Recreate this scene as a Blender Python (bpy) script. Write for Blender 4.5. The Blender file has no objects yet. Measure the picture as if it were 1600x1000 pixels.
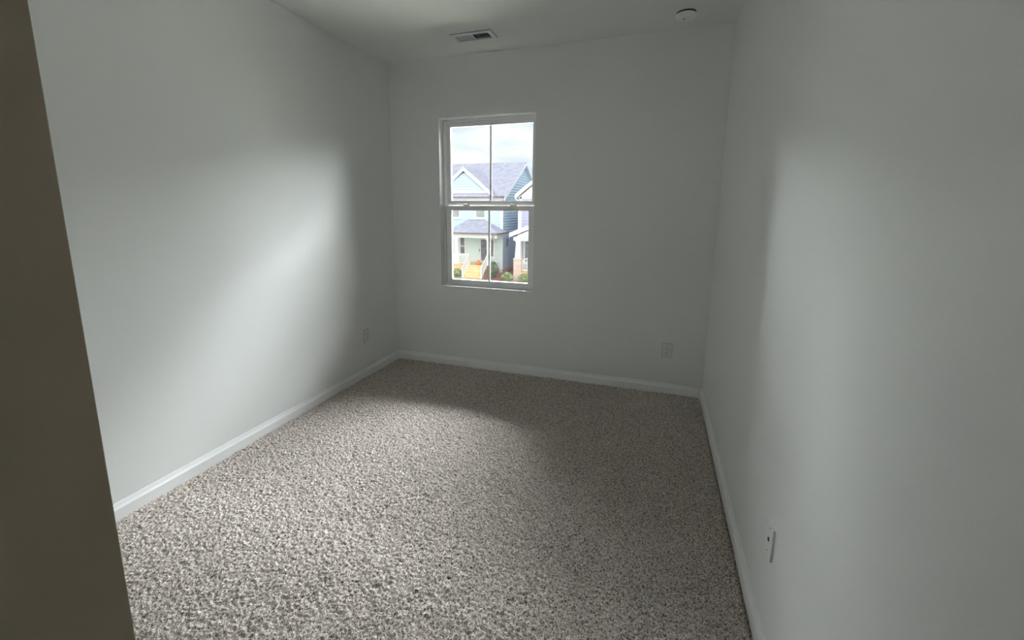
import bpy, bmesh, math, random
import numpy as np
from mathutils import Vector, Matrix

S = bpy.context.scene
COL = S.collection
random.seed(7)
np.random.seed(7)

# ------------------------------------------------------------------ camera
FPX, YAW, PITCH, ROLL = 691.955, -0.339723, -0.181051, 0.005013
CAM = Vector((2.35652, -3.68386, 1.48024))
fw = Vector((math.sin(YAW) * math.cos(PITCH), math.cos(YAW) * math.cos(PITCH), math.sin(PITCH)))
r0 = Vector((math.cos(YAW), -math.sin(YAW), 0))
u0 = r0.cross(fw)
rt = r0 * math.cos(ROLL) + u0 * math.sin(ROLL)
up = -r0 * math.sin(ROLL) + u0 * math.cos(ROLL)
cd = bpy.data.cameras.new('camera')
cam = bpy.data.objects.new('camera', cd)
COL.objects.link(cam)
cam.matrix_world = Matrix(((rt.x, up.x, -fw.x, CAM.x), (rt.y, up.y, -fw.y, CAM.y), (rt.z, up.z, -fw.z, CAM.z), (0, 0, 0, 1)))
cd.sensor_fit = 'HORIZONTAL'
cd.sensor_width = 36
cd.lens = 36 * FPX / 1600
cd.shift_x = 22.066 / 1600
cd.shift_y = -48.285 / 1600
cd.clip_start = 0.02
cd.clip_end = 500
S.camera = cam

# ------------------------------------------------------------------ view, world, lights
vs = S.view_settings
vs.view_transform = 'Standard'
vs.look = 'None'
vs.gamma = 1
vs.use_curve_mapping = False
vs.exposure = 0.1
S.cycles.use_denoising = True
S.cycles.max_bounces = 14
S.cycles.diffuse_bounces = 8
S.cycles.transparent_max_bounces = 16
S.cycles.caustics_reflective = False
S.cycles.caustics_refractive = False

W = bpy.data.worlds.new('sky')
S.world = W
W.use_nodes = True
nt = W.node_tree
nt.nodes.clear()
out = nt.nodes.new('ShaderNodeOutputWorld')
bg = nt.nodes.new('ShaderNodeBackground')
tc = nt.nodes.new('ShaderNodeTexCoord')
mp = nt.nodes.new('ShaderNodeMapping')
mp.inputs['Scale'].default_value = (2.2, 2.2, 9.0)
mp.inputs['Location'].default_value = (0.35, 0.2, 0.55)
nz = nt.nodes.new('ShaderNodeTexNoise')
nz.inputs['Scale'].default_value = 1.6
nz.inputs['Detail'].default_value = 6
nz.inputs['Roughness'].default_value = 0.55
rp = nt.nodes.new('ShaderNodeValToRGB')
rp.color_ramp.elements[0].position = 0.36
rp.color_ramp.elements[0].color = (0.40, 0.46, 0.54, 1)
rp.color_ramp.elements[1].position = 0.62
rp.color_ramp.elements[1].color = (0.66, 0.67, 0.67, 1)
e = rp.color_ramp.elements.new(0.47)
e.color = (0.51, 0.55, 0.56, 1)
nt.links.new(tc.outputs['Generated'], mp.inputs['Vector'])
nt.links.new(mp.outputs['Vector'], nz.inputs['Vector'])
nt.links.new(nz.outputs['Fac'], rp.inputs['Fac'])
nt.links.new(rp.outputs['Color'], bg.inputs['Color'])
bg.inputs['Strength'].default_value = 1.8
nt.links.new(bg.outputs['Background'], out.inputs['Surface'])


def area(name, loc, target, sx, sy, power, color, spread=180):
    l = bpy.data.lights.new(name, 'AREA')
    l.shape = 'RECTANGLE'
    l.size, l.size_y = sx, sy
    l.energy = power
    l.color = color
    l.spread = math.radians(spread)
    o = bpy.data.objects.new(name, l)
    COL.objects.link(o)
    o.location = loc
    d = Vector(target) - Vector(loc)
    o.rotation_euler = d.to_track_quat('-Z', 'Y').to_euler()
    return o


# unseen panels added outside the window to boost and shape sky and ground daylight
area('added_sky_daylight', (2.5, 5.0, 7.6), (2.5, -3.1, 4.6), 7.0, 8.6, 7800, (0.93, 0.96, 1.0))
area('added_sky_daylight', (10.0, 5.0, 7.6), (10.0, -3.1, 4.6), 8.0, 8.6, 1700, (0.93, 0.96, 1.0))
area('added_sky_daylight', (-8.7, 5.0, 7.6), (-8.7, -3.1, 4.6), 10.0, 8.6, 46000, (0.93, 0.96, 1.0))
area('added_zenith_daylight', (0.95, 6.0, 8.3), (0.93, 0.05, 1.5), 24.0, 5.0, 41000, (0.94, 0.97, 1.0))
area('added_ambient_fill', (0.95, 0.85, 0.7), (0.7, -1.6, 2.3), 1.9, 1.2, 68, (0.97, 1.0, 0.96))  # added fill lamp, lifts the ambient light in the room
area('added_street_bounce', (0.95, 0.62, -0.25), (0.95, -0.5, 2.4), 2.0, 0.8, 640, (0.97, 1.0, 0.96))
sl = bpy.data.lights.new('veiled_sun', 'SUN')
sl.energy = 2.1
sl.angle = math.radians(50)
sl.color = (1.0, 0.98, 0.95)
so = bpy.data.objects.new('veiled_sun', sl)
COL.objects.link(so)
so.rotation_euler = Vector((-0.42, 1.0, -0.5)).to_track_quat('-Z', 'Y').to_euler()


# ------------------------------------------------------------------ materials
def mat(name, color, rough=0.6, metal=0.0, var=None, bump=None, spec=0.5):
    """var = (scale, second colour, lo, hi); bump = (scale, strength, distance)"""
    m = bpy.data.materials.new(name)
    m.use_nodes = True
    t = m.node_tree
    b = t.nodes['Principled BSDF']
    b.inputs['Base Color'].default_value = (*color, 1)
    b.inputs['Roughness'].default_value = rough
    b.inputs['Metallic'].default_value = metal
    b.inputs['Specular IOR Level'].default_value = spec
    c = t.nodes.new('ShaderNodeTexCoord')
    if var:
        n = t.nodes.new('ShaderNodeTexNoise')
        n.inputs['Scale'].default_value = var[0]
        n.inputs['Detail'].default_value = 4
        r = t.nodes.new('ShaderNodeValToRGB')
        r.color_ramp.elements[0].position = var[2]
        r.color_ramp.elements[0].color = (*color, 1)
        r.color_ramp.elements[1].position = var[3]
        r.color_ramp.elements[1].color = (*var[1], 1)
        t.links.new(c.outputs['Object'], n.inputs['Vector'])
        t.links.new(n.outputs['Fac'], r.inputs['Fac'])
        t.links.new(r.outputs['Color'], b.inputs['Base Color'])
    if bump:
        n = t.nodes.new('ShaderNodeTexNoise')
        n.inputs['Scale'].default_value = bump[0]
        n.inputs['Detail'].default_value = 3
        k = t.nodes.new('ShaderNodeBump')
        k.inputs['Strength'].default_value = bump[1]
        k.inputs['Distance'].default_value = bump[2]
        t.links.new(c.outputs['Object'], n.inputs['Vector'])
        t.links.new(n.outputs['Fac'], k.inputs['Height'])
        t.links.new(k.outputs['Normal'], b.inputs['Normal'])
    return m


M = {}
M['wall'] = mat('wall_paint', (0.80, 0.812, 0.802), 0.55, bump=(260, 0.10, 0.002), var=(1.3, (0.81, 0.822, 0.812), 0.35, 0.65), spec=0.3)
M['ceiling'] = mat('ceiling_paint', (0.82, 0.835, 0.815), 0.8, bump=(120, 0.12, 0.002), spec=0.2)
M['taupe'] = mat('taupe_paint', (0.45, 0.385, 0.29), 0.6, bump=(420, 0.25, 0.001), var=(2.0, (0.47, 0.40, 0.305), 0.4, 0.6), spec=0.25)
M['trim'] = mat('white_trim_paint', (0.87, 0.88, 0.88), 0.35, bump=(60, 0.03, 0.001))
M['vinyl'] = mat('white_vinyl', (0.93, 0.93, 0.935), 0.35, bump=(90, 0.02, 0.001))
M['gasket_and_shade'] = mat('dark_gasket_and_shade', (0.03, 0.035, 0.035), 0.6, var=(40, (0.05, 0.05, 0.05), 0.4, 0.6))
M['plastic'] = mat('white_plastic', (0.85, 0.85, 0.87), 0.35, bump=(150, 0.02, 0.0005))
M['outlet'] = mat('off_white_outlet_plastic', (0.74, 0.745, 0.74), 0.35, bump=(150, 0.02, 0.0005))
M['pine_light'] = mat('pale_pine', (0.92, 0.74, 0.48), 0.65, var=(5, (0.95, 0.80, 0.56), 0.35, 0.65))  # step treads, paler than the risers
M['dark'] = mat('black_opening_and_shade', (0.012, 0.012, 0.016), 0.6, var=(30, (0.02, 0.02, 0.026), 0.4, 0.6))
M['enamel'] = mat('white_enamel', (0.74, 0.75, 0.76), 0.4, bump=(120, 0.02, 0.0005))
M['brass'] = mat('nickel', (0.45, 0.42, 0.36), 0.3, 1.0, bump=(80, 0.03, 0.001))
# outdoors
M['blue_siding'] = mat('pale_blue_siding', (0.60, 0.73, 0.83), 0.6, var=(3, (0.63, 0.755, 0.845), 0.3, 0.7), spec=0.3)
M['lav_siding'] = mat('lavender_grey_siding', (0.50, 0.50, 0.66), 0.6, var=(3, (0.53, 0.53, 0.68), 0.3, 0.7), spec=0.3)
M['white_out'] = mat('white_exterior_trim', (0.86, 0.86, 0.87), 0.5, bump=(30, 0.03, 0.002))
M['shingle'] = mat('lavender_grey_shingles', (0.42, 0.42, 0.54), 0.85, var=(2.4, (0.55, 0.55, 0.66), 0.35, 0.65), bump=(14, 0.4, 0.02), spec=0.2)
M['gutter'] = mat('brown_gutter', (0.20, 0.15, 0.17), 0.5, var=(6, (0.23, 0.18, 0.19), 0.3, 0.7))
M['porch_wall'] = mat('pale_mint_porch_wall', (0.68, 0.79, 0.78), 0.6, var=(3, (0.71, 0.81, 0.80), 0.3, 0.7))
M['pane_out'] = mat('house_window_glass', (0.33, 0.37, 0.36), 0.25, var=(2.5, (0.42, 0.45, 0.42), 0.4, 0.6))
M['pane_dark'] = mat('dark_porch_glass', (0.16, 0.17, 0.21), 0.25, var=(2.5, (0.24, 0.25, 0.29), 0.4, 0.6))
M['door_paint'] = mat('white_door_paint', (0.74, 0.78, 0.80), 0.5, bump=(20, 0.03, 0.002))
M['pine'] = mat('fresh_yellow_pine', (0.82, 0.56, 0.27), 0.65, var=(5, (0.90, 0.66, 0.36), 0.35, 0.65))
M['brick'] = bpy.data.materials.new('brick')
M['mulch'] = mat('red_brown_mulch', (0.36, 0.17, 0.16), 0.95, var=(6, (0.48, 0.26, 0.24), 0.35, 0.65), bump=(18, 0.8, 0.04))
M['lawn'] = mat('dry_lawn', (0.40, 0.42, 0.26), 0.95, var=(1.2, (0.58, 0.52, 0.40), 0.35, 0.65), bump=(25, 0.6, 0.03))
M['asphalt'] = mat('asphalt', (0.20, 0.20, 0.21), 0.9, var=(4, (0.25, 0.25, 0.25), 0.35, 0.65), bump=(60, 0.3, 0.01))
M['concrete'] = mat('pale_concrete', (0.60, 0.59, 0.56), 0.9, var=(2, (0.67, 0.65, 0.62), 0.35, 0.65), bump=(40, 0.2, 0.01))
M['leaf_dark'] = mat('dark_green_leaves', (0.13, 0.17, 0.11), 0.7, var=(3, (0.26, 0.29, 0.20), 0.35, 0.65))
M['leaf_light'] = mat('light_green_leaves', (0.28, 0.36, 0.17), 0.7, var=(3, (0.46, 0.50, 0.30), 0.35, 0.65))
M['stem'] = mat('brown_stem', (0.20, 0.14, 0.09), 0.8, var=(8, (0.26, 0.19, 0.12), 0.35, 0.65))
M['pumpkin'] = mat('orange_pumpkin_skin', (0.85, 0.20, 0.06), 0.5, var=(4, (0.90, 0.28, 0.08), 0.35, 0.65))

# brick
m = M['brick']
m.use_nodes = True
t = m.node_tree
b = t.nodes['Principled BSDF']
b.inputs['Roughness'].default_value = 0.9
c = t.nodes.new('ShaderNodeTexCoord')
sx = t.nodes.new('ShaderNodeSeparateXYZ')
ad = t.nodes.new('ShaderNodeMath')
cb = t.nodes.new('ShaderNodeCombineXYZ')
br = t.nodes.new('ShaderNodeTexBrick')
br.inputs['Color1'].default_value = (0.62, 0.36, 0.32, 1)
br.inputs['Color2'].default_value = (0.78, 0.56, 0.50, 1)
br.inputs['Mortar'].default_value = (0.80, 0.76, 0.72, 1)
br.inputs['Scale'].default_value = 1
br.inputs['Brick Width'].default_value = 0.21
br.inputs['Row Height'].default_value = 0.075
br.inputs['Mortar Size'].default_value = 0.010
t.links.new(c.outputs['Object'], sx.inputs[0])
t.links.new(sx.outputs['X'], ad.inputs[0])
t.links.new(sx.outputs['Y'], ad.inputs[1])
t.links.new(ad.outputs[0], cb.inputs['X'])
t.links.new(sx.outputs['Z'], cb.inputs['Y'])
t.links.new(cb.outputs[0], br.inputs['Vector'])
t.links.new(br.outputs['Color'], b.inputs['Base Color'])

# window glass: clear pane with a faint mirror reflection
m = bpy.data.materials.new('clear_window_glass')
M['glass'] = m
m.use_nodes = True
t = m.node_tree
t.nodes.clear()
o_ = t.nodes.new('ShaderNodeOutputMaterial')
mx = t.nodes.new('ShaderNodeMixShader')
tr = t.nodes.new('ShaderNodeBsdfTransparent')
gl = t.nodes.new('ShaderNodeBsdfGlossy')
fr = t.nodes.new('ShaderNodeFresnel')
fr.inputs['IOR'].default_value = 1.45
gl.inputs['Roughness'].default_value = 0.01
tr.inputs['Color'].default_value = (0.97, 0.985, 0.98, 1)
t.links.new(fr.outputs[0], mx.inputs[0])
t.links.new(tr.outputs[0], mx.inputs[1])
t.links.new(gl.outputs[0], mx.inputs[2])
t.links.new(mx.outputs[0], o_.inputs['Surface'])

# carpet: heathered twist pile, with tuft shadows painted in as dark flecks
m = bpy.data.materials.new('heathered_carpet_tuft_shade')
M['carpet'] = m
m.use_nodes = True
t = m.node_tree
b = t.nodes['Principled BSDF']
b.inputs['Roughness'].default_value = 1.0
b.inputs['Specular IOR Level'].default_value = 0.05
b.inputs['Sheen Weight'].default_value = 0.15
b.inputs['Sheen Roughness'].default_value = 0.6
c = t.nodes.new('ShaderNodeTexCoord')
n1 = t.nodes.new('ShaderNodeTexNoise')
n1.inputs['Scale'].default_value = 165
n1.inputs['Detail'].default_value = 2.5
n1.inputs['Roughness'].default_value = 0.6
n1.inputs['Distortion'].default_value = 0.6
r1 = t.nodes.new('ShaderNodeValToRGB')
cr = r1.color_ramp
cr.elements[0].position = 0.36
cr.elements[0].color = (0.07, 0.058, 0.046, 1)
cr.elements[1].position = 0.66
cr.elements[1].color = (0.86, 0.775, 0.71, 1)
e = cr.elements.new(0.445)
e.color = (0.34, 0.295, 0.26, 1)
e = cr.elements.new(0.53)
e.color = (0.62, 0.55, 0.495, 1)
n2 = t.nodes.new('ShaderNodeTexNoise')
n2.inputs['Scale'].default_value = 330
n2.inputs['Detail'].default_value = 2
bp = t.nodes.new('ShaderNodeBump')
bp.inputs['Strength'].default_value = 0.6
bp.inputs['Distance'].default_value = 0.004
t.links.new(c.outputs['Object'], n1.inputs['Vector'])
t.links.new(c.outputs['Object'], n2.inputs['Vector'])
t.links.new(n1.outputs['Fac'], r1.inputs['Fac'])
t.links.new(r1.outputs['Color'], b.inputs['Base Color'])
t.links.new(n2.outputs['Fac'], bp.inputs['Height'])
t.links.new(bp.outputs['Normal'], b.inputs['Normal'])


# ------------------------------------------------------------------ mesh helpers
class MB:
    """Collects shapes and links them as ONE mesh object."""

    def __init__(s):
        s.v, s.f = [], []

    def poly(s, verts, faces):
        k = len(s.v)
        s.v += [tuple(p) for p in verts]
        s.f += [tuple(k + i for i in f) for f in faces]
        return s

    def box(s, x0, x1, y0, y1, z0, z1):
        return s.poly([(x0, y0, z0), (x1, y0, z0), (x1, y1, z0), (x0, y1, z0), (x0, y0, z1), (x1, y0, z1), (x1, y1, z1), (x0, y1, z1)],
                      [(0, 3, 2, 1), (4, 5, 6, 7), (0, 1, 5, 4), (1, 2, 6, 5), (2, 3, 7, 6), (3, 0, 4, 7)])

    def prism(s, pts, a, b, axis):
        """extrude a closed 2D outline from a to b along axis 'x' (pts y,z), 'y' (pts x,z) or 'z' (pts x,y)"""
        n = len(pts)
        def put(p, w):
            return (w, p[0], p[1]) if axis == 'x' else (p[0], w, p[1]) if axis == 'y' else (p[0], p[1], w)
        v = [put(p, a) for p in pts] + [put(p, b) for p in pts]
        f = [tuple(range(n)), tuple(reversed(range(n, 2 * n)))]
        f += [(i, n + i, n + (i + 1) % n, (i + 1) % n) for i in range(n)]
        return s.poly(v, f)

    def bar(s, a, b, w, h, upv=(0, 0, 1)):
        a, b = Vector(a), Vector(b)
        d = (b - a).normalized()
        side = d.cross(Vector(upv))
        if side.length < 1e-4:
            side = d.cross(Vector((1, 0, 0)))
        side.normalize()
        u = side.cross(d)
        v = []
        for p in (a, b):
            for i, j in ((-1, -1), (1, -1), (1, 1), (-1, 1)):
                v.append(p + side * (i * w / 2) + u * (j * h / 2))
        return s.poly(v, [(0, 1, 2, 3), (7, 6, 5, 4), (0, 4, 5, 1), (1, 5, 6, 2), (2, 6, 7, 3), (3, 7, 4, 0)])

    def tube(s, pts, r, n=8):
        pts = [Vector(p) for p in pts]
        rings = []
        for i, p in enumerate(pts):
            d = (pts[min(i + 1, len(pts) - 1)] - pts[max(i - 1, 0)]).normalized()
            a = d.cross(Vector((0.31, 0.17, 0.93)))
            if a.length < 1e-3:
                a = d.cross(Vector((1, 0, 0)))
            a.normalize()
            c_ = d.cross(a)
            rings.append([p + (a * math.cos(2 * math.pi * k / n) + c_ * math.sin(2 * math.pi * k / n)) * r for k in range(n)])
        v = [q for ring in rings for q in ring]
        f = [(i * n + k, i * n + (k + 1) % n, (i + 1) * n + (k + 1) % n, (i + 1) * n + k) for i in range(len(pts) - 1) for k in range(n)]
        f += [tuple(reversed(range(n))), tuple(range((len(pts) - 1) * n, len(pts) * n))]
        return s.poly(v, f)

    def lathe(s, prof, cx, cy, cz, n=32, axis='z', closed=True):
        """profile of (radius, height) around an axis through (cx, cy, cz)"""
        v = []
        for r, h in prof:
            for k in range(n):
                a = 2 * math.pi * k / n
                p, q = r * math.cos(a), r * math.sin(a)
                v.append((cx + p, cy + q, cz + h) if axis == 'z' else (cx + h, cy + p, cz + q) if axis == 'x' else (cx + p, cy + h, cz + q))
        m_ = len(prof)
        f = [(i * n + k, i * n + (k + 1) % n, (i + 1) * n + (k + 1) % n, (i + 1) * n + k) for i in range(m_ - 1) for k in range(n)]
        if closed:
            f += [tuple(reversed(range(n))), tuple(range((m_ - 1) * n, m_ * n))]
        return s.poly(v, f)

    def build(s, name, material, parent=None, bevel=0.0, smooth=False, seg=2):
        me = bpy.data.meshes.new(name)
        me.from_pydata(s.v, [], s.f)
        bm = bmesh.new()
        bm.from_mesh(me)
        bmesh.ops.recalc_face_normals(bm, faces=bm.faces)
        if bevel:
            bmesh.ops.remove_doubles(bm, verts=bm.verts, dist=1e-6)
            es = [e for e in bm.edges if len(e.link_faces) == 2 and e.calc_face_angle(0) > 0.6]
            bmesh.ops.bevel(bm, geom=es, offset=bevel, segments=seg, affect='EDGES', profile=0.5)
        bm.to_mesh(me)
        bm.free()
        me.materials.append(M[material])
        if smooth:
            for p in me.polygons:
                p.use_smooth = True
        ob = bpy.data.objects.new(name, me)
        COL.objects.link(ob)
        if parent:
            ob.parent = parent
            ob.matrix_parent_inverse = Matrix.Translation(-world_loc(parent))
        return ob


def world_loc(o):
    p = Vector(o.location)
    while o.parent:
        p = p + o.matrix_parent_inverse.to_translation()
        o = o.parent
        p = p + Vector(o.location)
    return p


def thing(name, label, cat, loc, group=None):
    o = bpy.data.objects.new(name, None)
    o.empty_display_size = 0.05
    COL.objects.link(o)
    o.location = loc
    o['label'] = label
    o['category'] = cat
    if group:
        o['group'] = group
    return o


def struct(o):
    o['kind'] = 'structure'
    return o


# ------------------------------------------------------------------ room shell
WID, HGT = 2.785, 2.7432
FY, HY = -3.30, -4.95          # room face of the near wall, far end of the hall
WX0, WX1, WZ0, WZ1 = 0.495, 1.3765, 0.764, 2.251     # window opening
TH = 0.16

# floor: one carpet of real tufts
step = 0.0046
nx, ny = int((WID + 0.0) / step) + 1, int((0.0 - FY) / step) + 1
xs = np.linspace(0.0, WID, nx)
ys = np.linspace(FY - 0.3, 0.0, ny)
h = np.random.rand(ny, nx).astype(np.float32)
def blur(a):
    p = np.pad(a, 1, mode='wrap')
    return (p[1:-1, 1:-1] * 2 + p[:-2, 1:-1] + p[2:, 1:-1] + p[1:-1, :-2] + p[1:-1, 2:]) / 6
h = 0.45 * h + 0.55 * blur(h)
h = (h - h.mean()) / h.std()
big = np.random.rand(ny, nx).astype(np.float32)
for _ in range(14):
    big = blur(big)
big = (big - big.mean()) / big.std()
z = 0.0034 * np.clip(h, -2.2, 2.2) + 0.0011 * big
ex = np.minimum(xs, WID - xs)[None, :] - 0.014
ey = (0.0 - ys)[:, None] - 0.014
edge = np.clip(np.minimum(np.minimum(ex, ey + 0 * ex), 0.03) / 0.012, -1, 1)
z = z - 0.011 * np.clip(1 - edge, 0, 1)
z = z - 0.03 * np.clip((0.024 - (WID - xs)[None, :]) / 0.004, 0, 1)
jx = (np.random.rand(ny, nx) - 0.5) * step * 0.7
jy = (np.random.rand(ny, nx) - 0.5) * step * 0.7
XX, YY = np.meshgrid(xs, ys)
co = np.stack([XX + jx, YY + jy, z], -1).reshape(-1, 3).astype(np.float32)
idx = np.arange(nx * ny).reshape(ny, nx)
qd = np.stack([idx[:-1, :-1], idx[:-1, 1:], idx[1:, 1:], idx[1:, :-1]], -1).reshape(-1, 4).astype(np.int32)
me = bpy.data.meshes.new('floor')
me.vertices.add(len(co))
me.vertices.foreach_set('co', co.ravel())
me.loops.add(qd.size)
me.loops.foreach_set('vertex_index', qd.ravel())
me.polygons.add(len(qd))
me.polygons.foreach_set('loop_start', np.arange(0, qd.size, 4, dtype=np.int32))
me.polygons.foreach_set('loop_total', np.full(len(qd), 4, dtype=np.int32))
me.polygons.foreach_set('use_smooth', np.ones(len(qd), dtype=bool))
me.update()
me.validate()
me.materials.append(M['carpet'])
fl = bpy.data.objects.new('floor', me)
COL.objects.link(fl)
struct(fl)
struct(MB().box(-TH, WID + TH, HY - TH, FY - 0.29, -0.2, 0.0).build('floor_hall', 'carpet'))
struct(MB().box(-TH, WID + TH, FY - 0.29, TH, -0.2, -0.045).build('subfloor', 'carpet'))

# walls
struct(MB().box(-TH, 0, HY - TH, TH, -0.02, HGT + 0.01).build('wall_left', 'wall'))
struct(MB().box(WID, WID + TH, HY - TH, TH, -0.02, HGT + 0.01).build('wall_right', 'wall'))
wb = MB()
for (a, b_, c_, d_) in ((0, WX0, -0.02, HGT + 0.01), (WX1, WID, -0.02, HGT + 0.01), (WX0, WX1, -0.02, WZ0), (WX0, WX1, WZ1, HGT + 0.01)):
    wb.box(a, b_, 0, TH, c_, d_)
struct(wb.build('wall_back', 'wall'))
struct(MB().box(0, WID, HY - TH, HY, -0.02, HGT + 0.01).build('wall_hall', 'wall'))
# near wall with the opening the camera looks through
DX0, DX1 = 1.587, 2.64
wf = MB()
wf.box(0, DX0 - 0.012, FY - 0.18, FY, -0.02, HGT + 0.01)
wf.box(DX1, WID, FY - 0.18, FY, -0.02, HGT + 0.01)
wf.box(DX0 - 0.012, DX1, FY - 0.18, FY, 2.10, HGT + 0.01)
struct(wf.build('wall_front', 'wall'))
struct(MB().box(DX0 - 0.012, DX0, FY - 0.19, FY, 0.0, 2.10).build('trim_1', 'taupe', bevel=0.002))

# ceiling with a hole for the air register
VX, VY = 0.981, -0.362
HX, HYV = 0.134, 0.054
ce = MB()
X0, X1, Y0, Y1 = -TH, WID + TH, HY - TH, TH
ce.box(X0, VX - HX, Y0, Y1, HGT, HGT + 0.15)
ce.box(VX + HX, X1, Y0, Y1, HGT, HGT + 0.15)
ce.box(VX - HX, VX + HX, Y0, VY - HYV, HGT, HGT + 0.15)
ce.box(VX - HX, VX + HX, VY + HYV, Y1, HGT, HGT + 0.15)
struct(ce.build('ceiling', 'ceiling'))

# baseboards
PROF = [(0, -0.012), (0.0135, -0.012), (0.0135, 0.050), (0.0118, 0.054), (0.0095, 0.058), (0.0070, 0.066), (0.0052, 0.074), (0.004, 0.079), (0, 0.079)]
struct(MB().prism([(p[0], p[1]) for p in PROF], FY, 0, 'y').build('baseboard_left', 'trim'))
struct(MB().prism([(WID - p[0], p[1]) for p in PROF], FY, 0, 'y').build('baseboard_right', 'trim'))
struct(MB().prism([(-p[0], p[1]) for p in PROF], 0.0, WID, 'x').build('baseboard_back', 'trim'))

# ------------------------------------------------------------------ window
def ring(mb, x0, x1, z0, z1, y0, y1, l, r, b_, t_):
    mb.box(x0, x0 + l, y0, y1, z0, z1)
    mb.box(x1 - r, x1, y0, y1, z0, z1)
    mb.box(x0 + l, x1 - r, y0, y1, z0, z0 + b_)
    mb.box(x0 + l, x1 - r, y0, y1, z1 - t_, z1)
    return mb

win = bpy.data.objects.new('window_1', None)
COL.objects.link(win)
win.location = (0.936, 0.1, WZ0)
win['label'] = 'white vinyl double-hung window in the back wall'
struct(win)
WC = 0.937
g = MB()
ring(g, WX0, WX1, WZ0, WZ1, 0.078, 0.158, 0.016, 0.016, 0.014, 0.018)
ring(g, WX0 + 0.016, WX1 - 0.016, WZ0 + 0.014, WZ1 - 0.018, 0.112, 0.158, 0.012, 0.012, 0.008, 0.012)
g.build('window_frame', 'vinyl', win, bevel=0.0015)
# upper sash (outer track)
us = MB()
ring(us, WX0 + 0.020, WX1 - 0.020, 1.478, WZ1 - 0.022, 0.116, 0.146, (WC - 0.387) - (WX0 + 0.020), (WX1 - 0.020) - (WC + 0.387), 0.066, 0.036)
us_o = us.build('upper_sash', 'vinyl', win, bevel=0.002)
MB().box(WC - 0.389, WC + 0.389, 0.129, 0.133, 1.540, WZ1 - 0.056).build('glass_pane', 'glass', us_o)
MB().box(WC - 0.0085, WC + 0.0085, 0.1275, 0.1345, 1.542, WZ1 - 0.057).build('muntin_bar', 'vinyl', us_o)
# lower sash (inner track)
ls = MB()
ring(ls, WX0 + 0.020, WX1 - 0.020, 0.779, 1.497, 0.080, 0.110, (WC - 0.370) - (WX0 + 0.020), (WX1 - 0.020) - (WC + 0.370), 0.038, 0.041)
ls_o = ls.build('lower_sash', 'vinyl', win, bevel=0.002)
MB().box(WC - 0.372, WC + 0.372, 0.093, 0.097, 0.815, 1.458).build('glass_pane', 'glass', ls_o)
MB().box(WC - 0.0085, WC + 0.0085, 0.0915, 0.0985, 0.816, 1.457).build('muntin_bar', 'vinyl', ls_o)
for lx in (0.712, 1.160):
    k = MB()
    k.lathe([(0.030, 0), (0.032, 0.003), (0.032, 0.012), (0.024, 0.019), (0.010, 0.022)], lx, 0.096, 1.497, 24)
    k.box(lx - 0.008, lx + 0.040, 0.090, 0.102, 1.512, 1.522)
    k.build('sash_lock', 'vinyl', ls_o, bevel=0)
gk = MB()
gk.box(WX0 + 0.0165, WX0 + 0.0195, 0.086, 0.108, 0.782, 1.497)
gk.box(WX1 - 0.0195, WX1 - 0.0165, 0.086, 0.108, 0.782, 1.497)
gk.box(WC - 0.372, WC - 0.368, 0.0885, 0.0905, 1.425, 1.454)
gk.build('weather_strip', 'gasket_and_shade', win)

# ------------------------------------------------------------------ outlets and wall plates
def frame_pts(mb, origin, u, n):
    """turn the plate's own coordinates (along wall, out of wall, up) into room coordinates"""
    U, N, O = Vector(u), Vector(n), Vector(origin)
    mb.v = [tuple(O + U * p[0] + N * p[1] + Vector((0, 0, p[2]))) for p in mb.v]
    return mb

def plate_mb(w, hh, d=0.006):
    return MB().box(-w / 2, w / 2, 0, d, -hh / 2, hh / 2)

def duplex(label, origin, u, n, group=None):
    t_ = thing('electrical_outlet', label, 'outlet', origin, group)
    frame_pts(plate_mb(0.076, 0.118), origin, u, n).build('cover_plate', 'outlet', t_, bevel=0.0022)
    frame_pts(plate_mb(0.0785, 0.1205, 0.0015), origin, u, n).build('plate_shadow_line', 'gasket_and_shade', t_)  # thin dark rim that paints the shadow line around the plate
    for s in (-1, 1):
        mb = MB()
        pts = []
        for k in range(20):
            a = 2 * math.pi * k / 20
            pts.append((0.0172 * math.cos(a), s * 0.0197 + max(-0.0125, min(0.0125, 0.0172 * math.sin(a)))))
        mb.prism(pts, 0.0, 0.0078, 'y')
        rc = frame_pts(mb, origin, u, n).build('receptacle', 'outlet', t_)
        sl_ = MB()
        sl_.box(-0.0076, -0.0050, 0.0070, 0.0084, s * 0.0197 - 0.001, s * 0.0197 + 0.0080)
        sl_.box(0.0050, 0.0074, 0.0070, 0.0084, s * 0.0197 + 0.000, s * 0.0197 + 0.0075)
        sl_.lathe([(0.0026, 0.0070), (0.0026, 0.0084)], 0, 0, s * 0.0197 - 0.0062, 10, 'y')
        frame_pts(sl_, origin, u, n).build('slot', 'dark', rc)
    frame_pts(MB().lathe([(0.0032, 0.006), (0.0030, 0.0074)], 0, 0, 0, 12, 'y'), origin, u, n).build('screw', 'brass', t_)
    return t_

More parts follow.
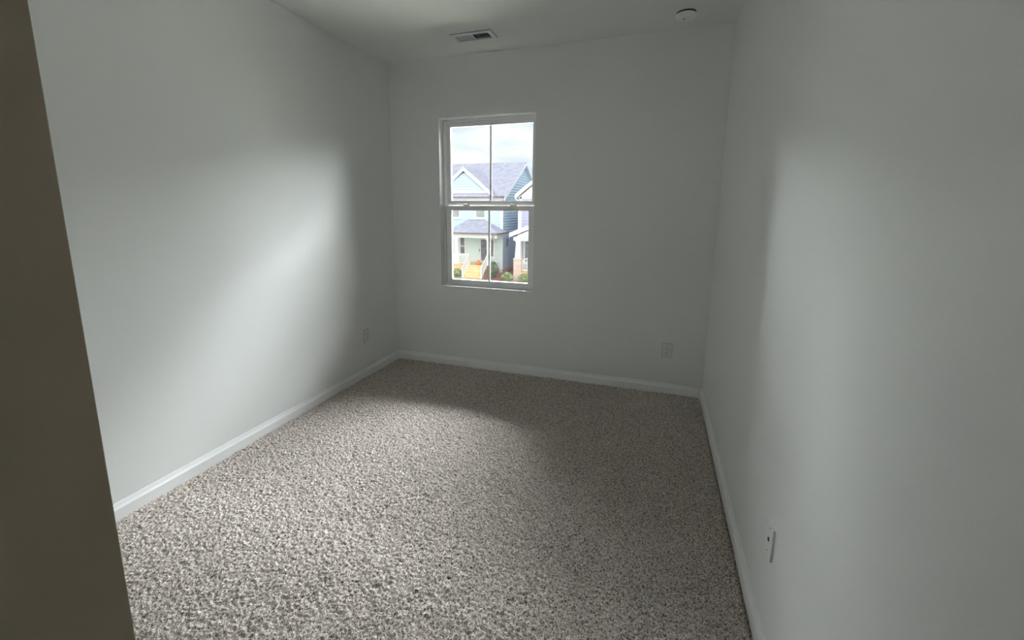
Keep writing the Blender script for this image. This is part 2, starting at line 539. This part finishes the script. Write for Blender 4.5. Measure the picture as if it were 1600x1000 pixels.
duplex('white duplex outlet low on the back wall, right of the window', (2.503, 0, 0.356), (1, 0, 0), (0, -1, 0))
duplex('white duplex outlet low on the left wall near the far corner', (0, -0.505, 0.362), (0, 1, 0), (1, 0, 0))
o_ = (WID, -2.152, 0.398)
jk = thing('cable_jack', 'white wall plate with one black round jack, low on the right wall', 'wall plate', o_)
frame_pts(plate_mb(0.074, 0.116, 0.0075), o_, (0, 1, 0), (-1, 0, 0)).build('cover_plate', 'plastic', jk, bevel=0.002)
frame_pts(MB().lathe([(0.0075, 0.006), (0.0075, 0.0085), (0.0062, 0.0095)], 0, 0, 0, 20, 'y'), o_, (0, 1, 0), (-1, 0, 0)).build('jack_socket', 'dark', jk)
for zz in (-0.041, 0.041):
    frame_pts(MB().lathe([(0.0030, 0.007), (0.0027, 0.0085)], 0, 0, zz, 12, 'y'), o_, (0, 1, 0), (-1, 0, 0)).build('screw', 'brass', jk)

# ------------------------------------------------------------------ smoke detector
SX, SY = 2.452, -0.285
sd = thing('smoke_detector', 'round white smoke detector on the ceiling near the right corner', 'smoke detector', (SX, SY, HGT))
MB().lathe([(0.0605, -0.012), (0.0605, 0.0)], SX, SY, HGT, 40).build('mounting_base', 'dark', sd, smooth=False)
MB().lathe([(0.0600, -0.0105), (0.0640, -0.013), (0.0640, -0.022), (0.058, -0.032), (0.044, -0.037), (0.024, -0.038), (0.0235, -0.040), (0.010, -0.041)], SX, SY, HGT, 48).build('sensor_cap', 'plastic', sd)
MB().lathe([(0.0055, -0.0405), (0.0050, -0.0440)], SX - 0.012, SY - 0.012, HGT, 14).build('indicator_hole', 'dark', sd)

# ------------------------------------------------------------------ ceiling register
vr = thing('air_register', 'white two-way air register in the ceiling near the window', 'vent', (VX, VY, HGT))
fm = MB()
FX, FYV = 0.166, 0.080
def slope_ring(mb, ox, oy, ix, iy, zo, zi):
    o4 = [(VX - ox, VY - oy, zo), (VX + ox, VY - oy, zo), (VX + ox, VY + oy, zo), (VX - ox, VY + oy, zo)]
    i4 = [(VX - ix, VY - iy, zi), (VX + ix, VY - iy, zi), (VX + ix, VY + iy, zi), (VX - ix, VY + iy, zi)]
    mb.poly(o4 + i4, [(k, (k + 1) % 4, 4 + (k + 1) % 4, 4 + k) for k in range(4)])
slope_ring(fm, FX, FYV, FX - 0.008, FYV - 0.008, HGT - 0.004, HGT - 0.009)
gp = MB()
slope_ring(gp, FX - 0.003, FYV - 0.003, FX - 0.003, FYV - 0.003, HGT, HGT - 0.005)
gp.build('rim_shadow_line', 'dark', vr)  # dark strip painting the shadow line between frame and ceiling
slope_ring(fm, FX - 0.008, FYV - 0.008, HX - 0.004, HYV - 0.003, HGT - 0.009, HGT - 0.011)
slope_ring(fm, HX - 0.004, HYV - 0.003, HX - 0.004, HYV - 0.003, HGT - 0.011, HGT - 0.005)
fm.build('face_frame', 'enamel', vr)
MB().box(VX - 0.005, VX + 0.005, VY - HYV + 0.003, VY + HYV - 0.003, HGT - 0.012, HGT - 0.002).build('centre_bar', 'enamel', vr)
dk = MB()
dk.poly([(VX - HX + .001, VY - HYV + .001, HGT + .002), (VX + HX - .001, VY - HYV + .001, HGT + .002), (VX + HX - .001, VY + HYV - .001, HGT + .002), (VX - HX + .001, VY + HYV - .001, HGT + .002),
         (VX - HX + .001, VY - HYV + .001, HGT + .14), (VX + HX - .001, VY - HYV + .001, HGT + .14), (VX + HX - .001, VY + HYV - .001, HGT + .14), (VX - HX + .001, VY + HYV - .001, HGT + .14)],
        [(4, 5, 6, 7), (0, 1, 5, 4), (1, 2, 6, 5), (2, 3, 7, 6), (3, 0, 4, 7)])
dk.build('duct_boot', 'dark', vr)
for side in (-1, 1):
    for k in range(9):
        cx = VX + side * (0.020 + k * 0.0128)
        a = math.radians(42) * side           # each bank throws its air outward
        dx, dz = math.sin(a) * 0.0040, math.cos(a) * 0.0040
        v = MB()
        nxx, nzz = math.cos(a) * 0.0006, math.sin(a) * 0.0006
        y0_, y1_ = VY - HYV + 0.003, VY + HYV - 0.003
        zc = HGT - 0.002
        v.prism([(cx + dx - nxx, zc - dz - nzz), (cx + dx + nxx, zc - dz + nzz), (cx - dx + nxx, zc + dz + nzz), (cx - dx - nxx, zc + dz - nzz)], y0_, y1_, 'y')
        v.build('vane', 'enamel', vr)

# ------------------------------------------------------------------ street outside (the room is upstairs)
GZ = -4.50
struct(MB().box(-70, 50, 16.5, 110, GZ - 0.5, GZ).build('lawn_far', 'lawn'))
struct(MB().box(-70, 50, 0.5, 9.0, GZ - 0.5, GZ).build('lawn_near', 'lawn'))
struct(MB().box(-70, 50, 9.0, 16.5, GZ - 0.6, GZ - 0.1).build('street', 'asphalt'))
struct(MB().box(-70, 50, 18.2, 19.6, GZ - 0.1, GZ + 0.03).build('sidewalk', 'concrete'))


def siding(mb, z0, z1, xr, y, face=-1, lap=0.25, axis='x'):
    """real lapped boards: face -1 looks to -y (or +1 to +x when axis is 'y'); xr(z) gives the extent at a height"""
    n = max(1, int(round((z1 - z0) / lap)))
    st = (z1 - z0) / n
    for k in range(n):
        a, b_ = z0 + k * st, z0 + (k + 1) * st
        l0, r0_ = xr(a)
        l1, r1_ = xr(b_)
        if r1_ - l1 < 0.02:
            l1 = r1_ = (l1 + r1_) / 2
        t0, t1 = 0.075, 0.008
        def P(u, off, zz):
            return (u, y + face * off, zz) if axis == 'x' else (y + face * off, u, zz)
        mb.poly([P(l0, 0, a), P(r0_, 0, a), P(r0_, t0, a), P(l0, t0, a), P(l1, t1, b_), P(r1_, t1, b_), P(r1_, 0, b_), P(l1, 0, b_)],
                [(0, 1, 2, 3), (3, 2, 5, 4), (4, 5, 6, 7), (0, 3, 4, 7), (1, 6, 5, 2), (0, 7, 6, 1)])
    return mb


def house_window(parent, x0, x1, z0, z1, y, pane, cross=True):
    w = MB()
    ring(w, x0 - 0.14, x1 + 0.14, z0 - 0.14, z1 + 0.16, y - 0.09, y, 0.14, 0.14, 0.14, 0.16)
    w.box(x0 - 0.2, x1 + 0.2, y - 0.13, y, z0 - 0.18, z0 - 0.12)
    if cross:
        w.box(x0, x1, y - 0.07, y, (z0 + z1) / 2 - 0.035, (z0 + z1) / 2 + 0.035)
    f_ = w.build('window', 'white_out', parent)
    MB().box(x0, x1, y - 0.045, y - 0.005, z0, z1).build('pane', pane, f_)
    return f_


# ---- pale blue house
AY, AX0, AX1 = 35.0, -18.4, -10.92
A = thing('house', 'pale blue two-storey house with a gabled roof and front porch, seen through the window', 'house', (-14.6, AY, GZ))
EZ, RZ, AYR, AYB = 2.50, 6.05, 41.4, 47.8
core = MB()
core.box(AX0 + 0.05, AX1 - 0.05, AY + 0.02, AYB, GZ, EZ)
core.prism([(AY + 0.3, EZ), (AYB - 0.3, EZ), (AYR, RZ - 0.3)], AX0 + 0.05, AX1 - 0.05, 'x')
core.build('wall_core', 'blue_siding', A)
s_ = MB()
siding(s_, GZ + 0.35, EZ, lambda q: (AX0, AX1), AY)
s_.build('front_siding', 'blue_siding', A)
s_ = MB()
siding(s_, GZ + 0.35, EZ, lambda q: (AY, AYB), AX1, face=1, axis='y')
hw = lambda q: max(0.0, (RZ - 0.15 - q) / (RZ - 0.15 - EZ))
siding(s_, EZ, RZ - 0.2, lambda q: (AYR - (AYR - AY) * hw(q), AYR + (AYB - AYR) * hw(q)), AX1, face=1, axis='y')
s_.build('side_siding', 'blue_siding', A)
MB().box(AX0 - 0.05, AX1 + 0.05, AY - 0.05, AYB, GZ - 0.05, GZ + 0.35).build('foundation', 'brick', A)
cbd = MB()
cbd.box(AX1 - 0.16, AX1 + 0.07, AY - 0.07, AY + 0.16, GZ + 0.35, EZ)
cbd.build('corner_board', 'white_out', A)
fz = MB().box(AX0, AX1 + 0.05, AY - 0.08, AY + 0.02, EZ - 0.5, EZ)
fz.build('frieze_board', 'white_out', A)
# main roof: two slabs
def slab(mb, y0, z0, y1, z1, xa, xb, th=0.14):
    return mb.prism([(y0, z0), (y1, z1), (y1, z1 + th), (y0, z0 + th)], xa, xb, 'x')
rf = MB()
slab(rf, AY - 0.45, EZ - 0.12, AYR, RZ - 0.06, AX0 - 0.4, AX1 + 0.38)
slab(rf, AYB + 0.45, EZ - 0.12, AYR, RZ - 0.06, AX0 - 0.4, AX1 + 0.38)
rf.build('main_roof', 'shingle', A)
rk = MB()
slab(rk, AY - 0.47, EZ - 0.36, AYR, RZ - 0.30, AX1 + 0.32, AX1 + 0.42, 0.30)
slab(rk, AYB + 0.47, EZ - 0.36, AYR, RZ - 0.30, AX1 + 0.32, AX1 + 0.42, 0.30)
slab(rk, AY - 0.40, EZ - 0.24, AYR, RZ - 0.18, AX1, AX1 + 0.32, 0.06)
slab(rk, AYB + 0.40, EZ - 0.24, AYR, RZ - 0.18, AX1, AX1 + 0.32, 0.06)
rk.build('side_rake_board', 'white_out', A)
MB().box(AX0 - 0.4, AX1 + 0.35, AY - 0.58, AY - 0.44, EZ - 0.10, EZ + 0.04).build('gutter', 'gutter', A)
# front gable
GX, GZA, GB = -14.49, 5.05, 2.92
GH = 2.55
gs = MB()
siding(gs, GB, GZA - 0.42, lambda q: (GX - GH * (GZA - 0.3 - q) / (GZA - 0.3 - GB), GX + GH * (GZA - 0.3 - q) / (GZA - 0.3 - GB)), AY - 0.30, lap=0.25)
gs.build('gable_siding', 'blue_siding', A)
gr = MB()
slp = (GZA - GB) / GH
yb = AY + (GZA - EZ) / ((RZ - EZ) / (AYR - AY)) + 0.3
for sg in (-1, 1):
    ex_ = GX + sg * (GH + 0.28)
    ez_ = GB - 0.28 * slp
    gr.prism([(GX, GZA), (ex_, ez_), (ex_, ez_ + 0.13), (GX, GZA + 0.13)], AY - 0.58, yb, 'y')
gr.build('gable_roof', 'shingle', A)
gk_ = MB()
for sg in (-1, 1):
    ex_ = GX + sg * (GH + 0.32)
    ez_ = GB - 0.32 * slp
    gk_.prism([(GX, GZA - 0.26), (ex_, ez_ - 0.26), (ex_, ez_ + 0.10), (GX, GZA + 0.10)], AY - 0.66, AY - 0.57, 'y')
    gk_.prism([(GX, GZA - 0.10), (ex_, ez_ - 0.10), (ex_, ez_ - 0.02), (GX, GZA - 0.02)], AY - 0.57, AY - 0.30, 'y')
gk_.box(GX - GH, GX + GH, AY - 0.38, AY - 0.28, GB - 0.12, GB + 0.10)
gk_.build('gable_rake_board', 'white_out', A)
pb = MB().prism([(AY - 0.62, EZ + 0.04), (AY - 0.28, EZ + 0.32), (AY - 0.28, EZ + 0.2), (AY - 0.62, EZ - 0.02)], GX - GH - 0.1, GX + GH + 0.1, 'x')
pb.build('pent_roof', 'shingle', A)
# upper windows
house_window(A, -16.05, -15.17, 0.62, 1.95, AY - 0.04, 'pane_out')
house_window(A, -13.46, -12.62, 0.62, 1.95, AY - 0.04, 'pane_out')
# porch
PY, PFZ = 32.7, -3.52
PX0, PX1 = -15.3, -10.45
pr = MB()
hb = [(PX0, PY - 0.3, -0.70), (PX1, PY - 0.3, -0.60), (PX1, AY + 0.1, -0.60), (PX0, AY + 0.1, -0.70)]
hb = [(PX0, PY - 0.3, -0.66), (PX1, PY - 0.3, -0.66), (PX1, AY - 0.02, -0.66), (PX0, AY - 0.02, -0.66)]
ht = [(-14.35, AY - 0.02, 0.42), (-12.65, AY - 0.02, 0.42)]
pr.poly(hb + ht, [(0, 1, 5, 4), (1, 2, 5), (0, 4, 3), (0, 3, 2, 1), (2, 3, 4, 5)])
pr.build('porch_roof', 'shingle', A)
pg = MB()
pg.box(PX0 - 0.05, PX1 + 0.05, PY - 0.42, PY - 0.28, -0.78, -0.66)
pg.box(PX1 - 0.02, PX1 + 0.12, PY - 0.42, AY, -0.78, -0.66)
pg.build('porch_gutter', 'gutter', A)
MB().tube([(-10.85, PY - 0.36, -0.75), (-10.85, PY - 0.36, -1.02), (-10.93, PY - 0.34, -1.16), (-11.08, PY - 0.28, -1.28), (-11.30, PY - 0.18, -1.40)], 0.05).build('porch_downspout', 'gutter', A)
bmz = MB()
bmz.box(PX0 + 0.1, PX1 - 0.15, PY - 0.1, PY + 0.12, -1.12, -0.72)
bmz.box(PX1 - 0.37, PX1 - 0.15, PY + 0.12, AY, -1.12, -0.72)
bmz.build('porch_beam', 'white_out', A)
for px_ in (-14.42, -11.35):
    q = MB()
    q.box(px_ - 0.15, px_ + 0.15, PY - 0.15, PY + 0.15, PFZ, -1.12)
    q.box(px_ - 0.20, px_ + 0.20, PY - 0.20, PY + 0.20, PFZ, PFZ + 0.75)
    q.box(px_ - 0.20, px_ + 0.20, PY - 0.20, PY + 0.20, -1.28, -1.12)
    q.build('porch_post', 'white_out', A)
MB().box(-15.2, AX1 + 0.0, AY - 0.10, AY - 0.03, PFZ, -0.8).build('porch_wall', 'porch_wall', A)
dk_ = MB()
dk_.box(PX0 + 0.1, -11.45, PY - 0.15, AY, PFZ - 0.06, PFZ)
dk_.box(PX0 + 0.1, -11.45, PY - 0.12, PY - 0.06, PFZ - 0.9, PFZ - 0.06)
dk_.build('porch_deck', 'pine', A)
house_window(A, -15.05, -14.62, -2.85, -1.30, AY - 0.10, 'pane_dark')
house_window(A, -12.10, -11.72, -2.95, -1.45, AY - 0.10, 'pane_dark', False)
dr = MB()
ring(dr, -13.12, -12.22, PFZ, -1.22, AY - 0.17, AY - 0.09, 0.16, 0.14, 0.12, 0.18)
dr.build('door', 'door_paint', A)
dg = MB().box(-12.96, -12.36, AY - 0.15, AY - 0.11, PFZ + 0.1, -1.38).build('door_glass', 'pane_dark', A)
MB().box(-13.13, -13.06, AY - 0.22, AY - 0.17, -2.55, -2.30).build('door_handle', 'gutter', A)
# front steps
SX0, SX1 = -13.15, -11.44
st = MB()
for k in range(5):
    zt = PFZ - 0.20 * k
    yf = PY - 0.15 - 0.29 * (k + 1)
    MB().box(SX0, SX1, yf - 0.04, yf + 0.30, zt - 0.045, zt + 0.005).build('step_tread', 'pine_light', A)
    st.box(SX0 + 0.02, SX1 - 0.02, yf, PY - 0.15, max(zt - 0.20, GZ), zt - 0.05)
st.build('front_steps', 'pine', A)
def railing(parent, a, b_, hgt=0.92, n=8):
    a, b_ = Vector(a), Vector(b_)
    r_ = MB()
    for t0 in (hgt, 0.12):
        r_.bar(a + Vector((0, 0, t0)), b_ + Vector((0, 0, t0)), 0.09, 0.09)
    for k in range(n + 1):
        p = a.lerp(b_, k / n)
        wd = 0.12 if k in (0, n) else 0.04
        r_.box(p.x - wd / 2, p.x + wd / 2, p.y - wd / 2, p.y + wd / 2, p.z + (0 if k in (0, n) else 0.1), p.z + hgt + (0.06 if k in (0, n) else 0))
    return r_.build('railing', 'white_out', parent)
for sx_ in (SX0 - 0.02, SX1 + 0.02):
    railing(A, (sx_, PY - 0.2, PFZ), (sx_, PY - 1.65, GZ + 0.02), n=8)
railing(A, (-14.25, PY, PFZ), (SX0 - 0.05, PY, PFZ), n=9)
railing(A, (PX0 + 0.15, PY, PFZ), (-14.6, PY, PFZ), n=5)
# utility box on the side wall
MB().box(AX1 + 0.04, AX1 + 0.20, AY + 0.9, AY + 1.15, -2.05, -1.35).build('meter_box', 'gutter', A)

# ---- lavender house
BY, BX0, BX1 = 34.0, -8.92, -2.9
B = thing('house', 'lavender grey house with white gable and brick-pier porch, right of the blue house', 'house', (-5.9, BY, GZ))
MB().box(BX0 + 0.05, BX1, BY + 0.02, BY + 12, GZ, 2.45).build('wall_core', 'lav_siding', B)
MB().box(BX0 - 0.04, BX1 + 0.04, BY - 0.04, BY + 12, GZ - 0.05, GZ + 0.6).build('foundation', 'brick', B)
s_ = MB()
siding(s_, GZ + 0.6, 2.45, lambda q: (BX0, BX1), BY)
siding(s_, GZ + 0.6, 2.45, lambda q: (BY, BY + 12), BX0, face=-1, axis='y')
s_.build('siding', 'lav_siding', B)
BXM, BZA, BZE = (BX0 + BX1) / 2, 5.20, 2.55
bs = (BZA - BZE) / (BXM - BX0 + 0.35)
gs = MB()
siding(gs, 2.45, BZA - 0.5, lambda q: (BXM - (BZA - 0.3 - q) / bs, BXM + (BZA - 0.3 - q) / bs), BY - 0.02, lap=0.25)
gs.build('gable_panel', 'white_out', B)
MB().prism([(BX0 + 0.1, 2.45), (BX1 - 0.1, 2.45), (BXM, BZA - 0.3)], BY, BY + 12, 'y').build('attic_core', 'white_out', B)
rb, rr = MB(), MB()
for sg in (-1, 1):
    ex_ = BXM + sg * (BXM - BX0 + 0.35)
    rr.prism([(BXM, BZA), (ex_, BZE), (ex_, BZE + 0.12), (BXM, BZA + 0.12)], BY - 0.45, BY + 12.4, 'y')
    rb.prism([(BXM, BZA - 0.28), (ex_, BZE - 0.28), (ex_, BZE + 0.08), (BXM, BZA + 0.08)], BY - 0.53, BY - 0.44, 'y')
    rb.prism([(BXM, BZA - 0.12), (ex_, BZE - 0.12), (ex_, BZE - 0.02), (BXM, BZA - 0.02)], BY - 0.44, BY, 'y')
rr.build('main_roof', 'shingle', B)
rb.build('rake_board', 'white_out', B)
MB().box(BX0 - 0.02, BX1, BY - 0.08, BY + 0.02, 2.28, 2.55).build('frieze_board', 'white_out', B)
MB().box(BX0 - 0.08, BX0 + 0.13, BY - 0.08, BY + 0.14, GZ + 0.6, 2.45).build('corner_board', 'white_out', B)
MB().tube([(BX0 - 0.40, BY - 0.35, 2.42), (BX0 - 0.36, BY - 0.3, 2.28), (BX0 - 0.16, BY - 0.10, 2.10), (BX0 - 0.12, BY - 0.10, 1.7), (BX0 - 0.12, BY - 0.10, GZ + 0.3)], 0.05).build('downspout', 'white_out', B)
# porch of the lavender house
QY, QX0, QX1, QFZ = 31.7, -9.05, -2.9, -3.75
qs = (0.60 + 0.62) / ((QX1 - QX0) / 2)
QXM = (QX0 + QX1) / 2
qr = MB()
q2 = MB()
for sg in (-1, 1):
    ex_ = QXM + sg * ((QX1 - QX0) / 2)
    qr.prism([(QXM, 0.62), (ex_, -0.62), (ex_, -0.52), (QXM, 0.72)], QY - 0.3, BY, 'y')
    q2.prism([(QXM, 0.36), (ex_, -0.90), (ex_, -0.54), (QXM, 0.70)], QY - 0.38, QY - 0.28, 'y')
qr.build('porch_roof', 'shingle', B)
q2.build('porch_rake_board', 'white_out', B)
qb = MB()
qb.box(QX0 + 0.3, QX1 - 0.3, QY - 0.14, QY + 0.14, -1.18, -0.88)
qb.box(QX0 + 0.3, QX0 + 0.55, QY + 0.14, BY, -1.18, -0.88)
qb.prism([(QX0 + 0.4, -0.88), (QX1 - 0.4, -0.88), (QXM, 0.42)], QY - 0.1, QY - 0.02, 'y')
qb.build('porch_beam', 'white_out', B)
for cx_ in (-8.34, -3.6):
    q = MB()
    q.poly([(cx_ - 0.25, QY - 0.25, -2.66), (cx_ + 0.25, QY - 0.25, -2.66), (cx_ + 0.25, QY + 0.25, -2.66), (cx_ - 0.25, QY + 0.25, -2.66),
            (cx_ - 0.17, QY - 0.17, -1.18), (cx_ + 0.17, QY - 0.17, -1.18), (cx_ + 0.17, QY + 0.17, -1.18), (cx_ - 0.17, QY + 0.17, -1.18)],
           [(0, 3, 2, 1), (4, 5, 6, 7), (0, 1, 5, 4), (1, 2, 6, 5), (2, 3, 7, 6), (3, 0, 4, 7)])
    q.box(cx_ - 0.23, cx_ + 0.23, QY - 0.23, QY + 0.23, -1.28, -1.16)
    q.build('tapered_column', 'white_out', B)
    MB().box(cx_ - 0.33, cx_ + 0.33, QY - 0.33, QY + 0.33, GZ - 0.05, -2.72).build('brick_pier', 'brick', B)
    MB().box(cx_ - 0.38, cx_ + 0.38, QY - 0.38, QY + 0.38, -2.72, -2.64).build('pier_cap', 'concrete', B)
dk_ = MB()
dk_.box(QX0 + 0.4, QX1 - 0.3, QY - 0.2, BY, QFZ - 0.06, QFZ)
dk_.box(QX0 + 0.4, QX1 - 0.3, QY - 0.17, QY - 0.1, GZ, QFZ - 0.06)
dk_.build('porch_deck', 'pine', B)
rl = MB()
ra, rb_ = -7.95, -4.0
n = 22
for k in range(n + 1):
    x_ = ra + (rb_ - ra) * k / n
    ht_ = 0.95 + (0.22 * math.sin(math.pi * k / 7) if k <= 7 else 0)
    rl.box(x_ - 0.03, x_ + 0.03, QY - 0.03, QY + 0.03, QFZ + 0.08, QFZ + ht_)
    if k:
        xp = ra + (rb_ - ra) * (k - 1) / n
        hp = 0.95 + (0.22 * math.sin(math.pi * (k - 1) / 7) if k - 1 <= 7 else 0)
        rl.bar((xp, QY, QFZ + hp), (x_, QY, QFZ + ht_), 0.10, 0.08)
rl.box(ra, rb_, QY - 0.05, QY + 0.05, QFZ + 0.06, QFZ + 0.16)
rl.build('railing', 'white_out', B)
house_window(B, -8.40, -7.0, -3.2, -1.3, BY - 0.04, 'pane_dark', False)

# ---- beds, pumpkin, shrubs
md = MB()
md.prism([(-11.3, 30.6), (-9.0, 30.2), (-8.8, 33.0), (-9.0, 47), (-10.85, 47), (-10.85, 35.0), (-11.5, 34.9)], GZ - 0.05, GZ + 0.06, 'z')
struct(md.build('mulch_bed', 'mulch'))

pk = thing('pumpkin', 'orange pumpkin on the porch beside the top of the steps', 'pumpkin', (-12.33, PY - 0.02, PFZ))
q = MB()
vv, ff, n, mlat = [], [], 32, 10
for i in range(mlat + 1):
    th_ = math.pi * i / mlat
    for k in range(n):
        a = 2 * math.pi * k / n
        rr_ = 0.23 * math.sin(th_) * (1 - 0.09 * abs(math.sin(4 * a))) + 0.004
        vv.append((-12.33 + rr_ * math.cos(a), PY - 0.02 + rr_ * math.sin(a), PFZ + 0.205 - 0.205 * math.cos(th_) * (0.8 if th_ > 2.6 else 1)))
for i in range(mlat):
    for k in range(n):
        ff.append((i * n + k, i * n + (k + 1) % n, (i + 1) * n + (k + 1) % n, (i + 1) * n + k))
q.poly(vv, ff)
q.build('pumpkin_body', 'pumpkin', pk, smooth=True)
MB().tube([(-12.33, PY - 0.02, PFZ + 0.36), (-12.33, PY - 0.02, PFZ + 0.43), (-12.29, PY - 0.02, PFZ + 0.47)], 0.025).build('pumpkin_stem', 'stem', pk)


def shrub(label, x, y, r, hgt, leafmat, n):
    t_ = thing('shrub', label, 'shrub', (x, y, GZ))
    lf = MB()
    stems = MB()
    for k in range(7):
        a = 2 * math.pi * k / 7
        stems.tube([(x, y, GZ), (x + 0.25 * r * math.cos(a), y + 0.25 * r * math.sin(a), GZ + 0.4 * hgt), (x + 0.55 * r * math.cos(a), y + 0.55 * r * math.sin(a), GZ + 0.8 * hgt)], 0.018, 5)
    for _ in range(n):
        d = Vector((random.gauss(0, 1), random.gauss(0, 1), random.gauss(0, 1))).normalized() * (random.random() ** 0.4)
        wide = 1 - 0.45 * max(0, d.z)
        p = Vector((x + d.x * r * wide, y + d.y * r * wide, GZ + hgt * (0.54 + 0.46 * d.z)))
        u = Vector((random.gauss(0, 1), random.gauss(0, 1), random.gauss(0, 1))).normalized()
        w = u.orthogonal().normalized()
        L = random.uniform(0.07, 0.13)
        lf.poly([p - u * L, p + w * L * 0.45, p + u * L, p - w * L * 0.45], [(0, 1, 2, 3)])
    lf.build('foliage', leafmat, t_)
    stems.build('stems', 'stem', t_)
    return t_

shrub('dark green upright shrub right of the front steps', -10.5, 31.5, 0.5, 1.55, 'leaf_dark', 900)
shrub('low light green shrub left of the brick pier', -9.05, 30.9, 0.52, 0.75, 'leaf_light', 600)
shrub('low olive shrub right of the brick pier, under the porch deck', -7.55, 30.9, 0.55, 0.70, 'leaf_light', 600)
shrub('small grey green shrub left of the front steps', -14.0, 31.7, 0.5, 0.7, 'leaf_light', 500)
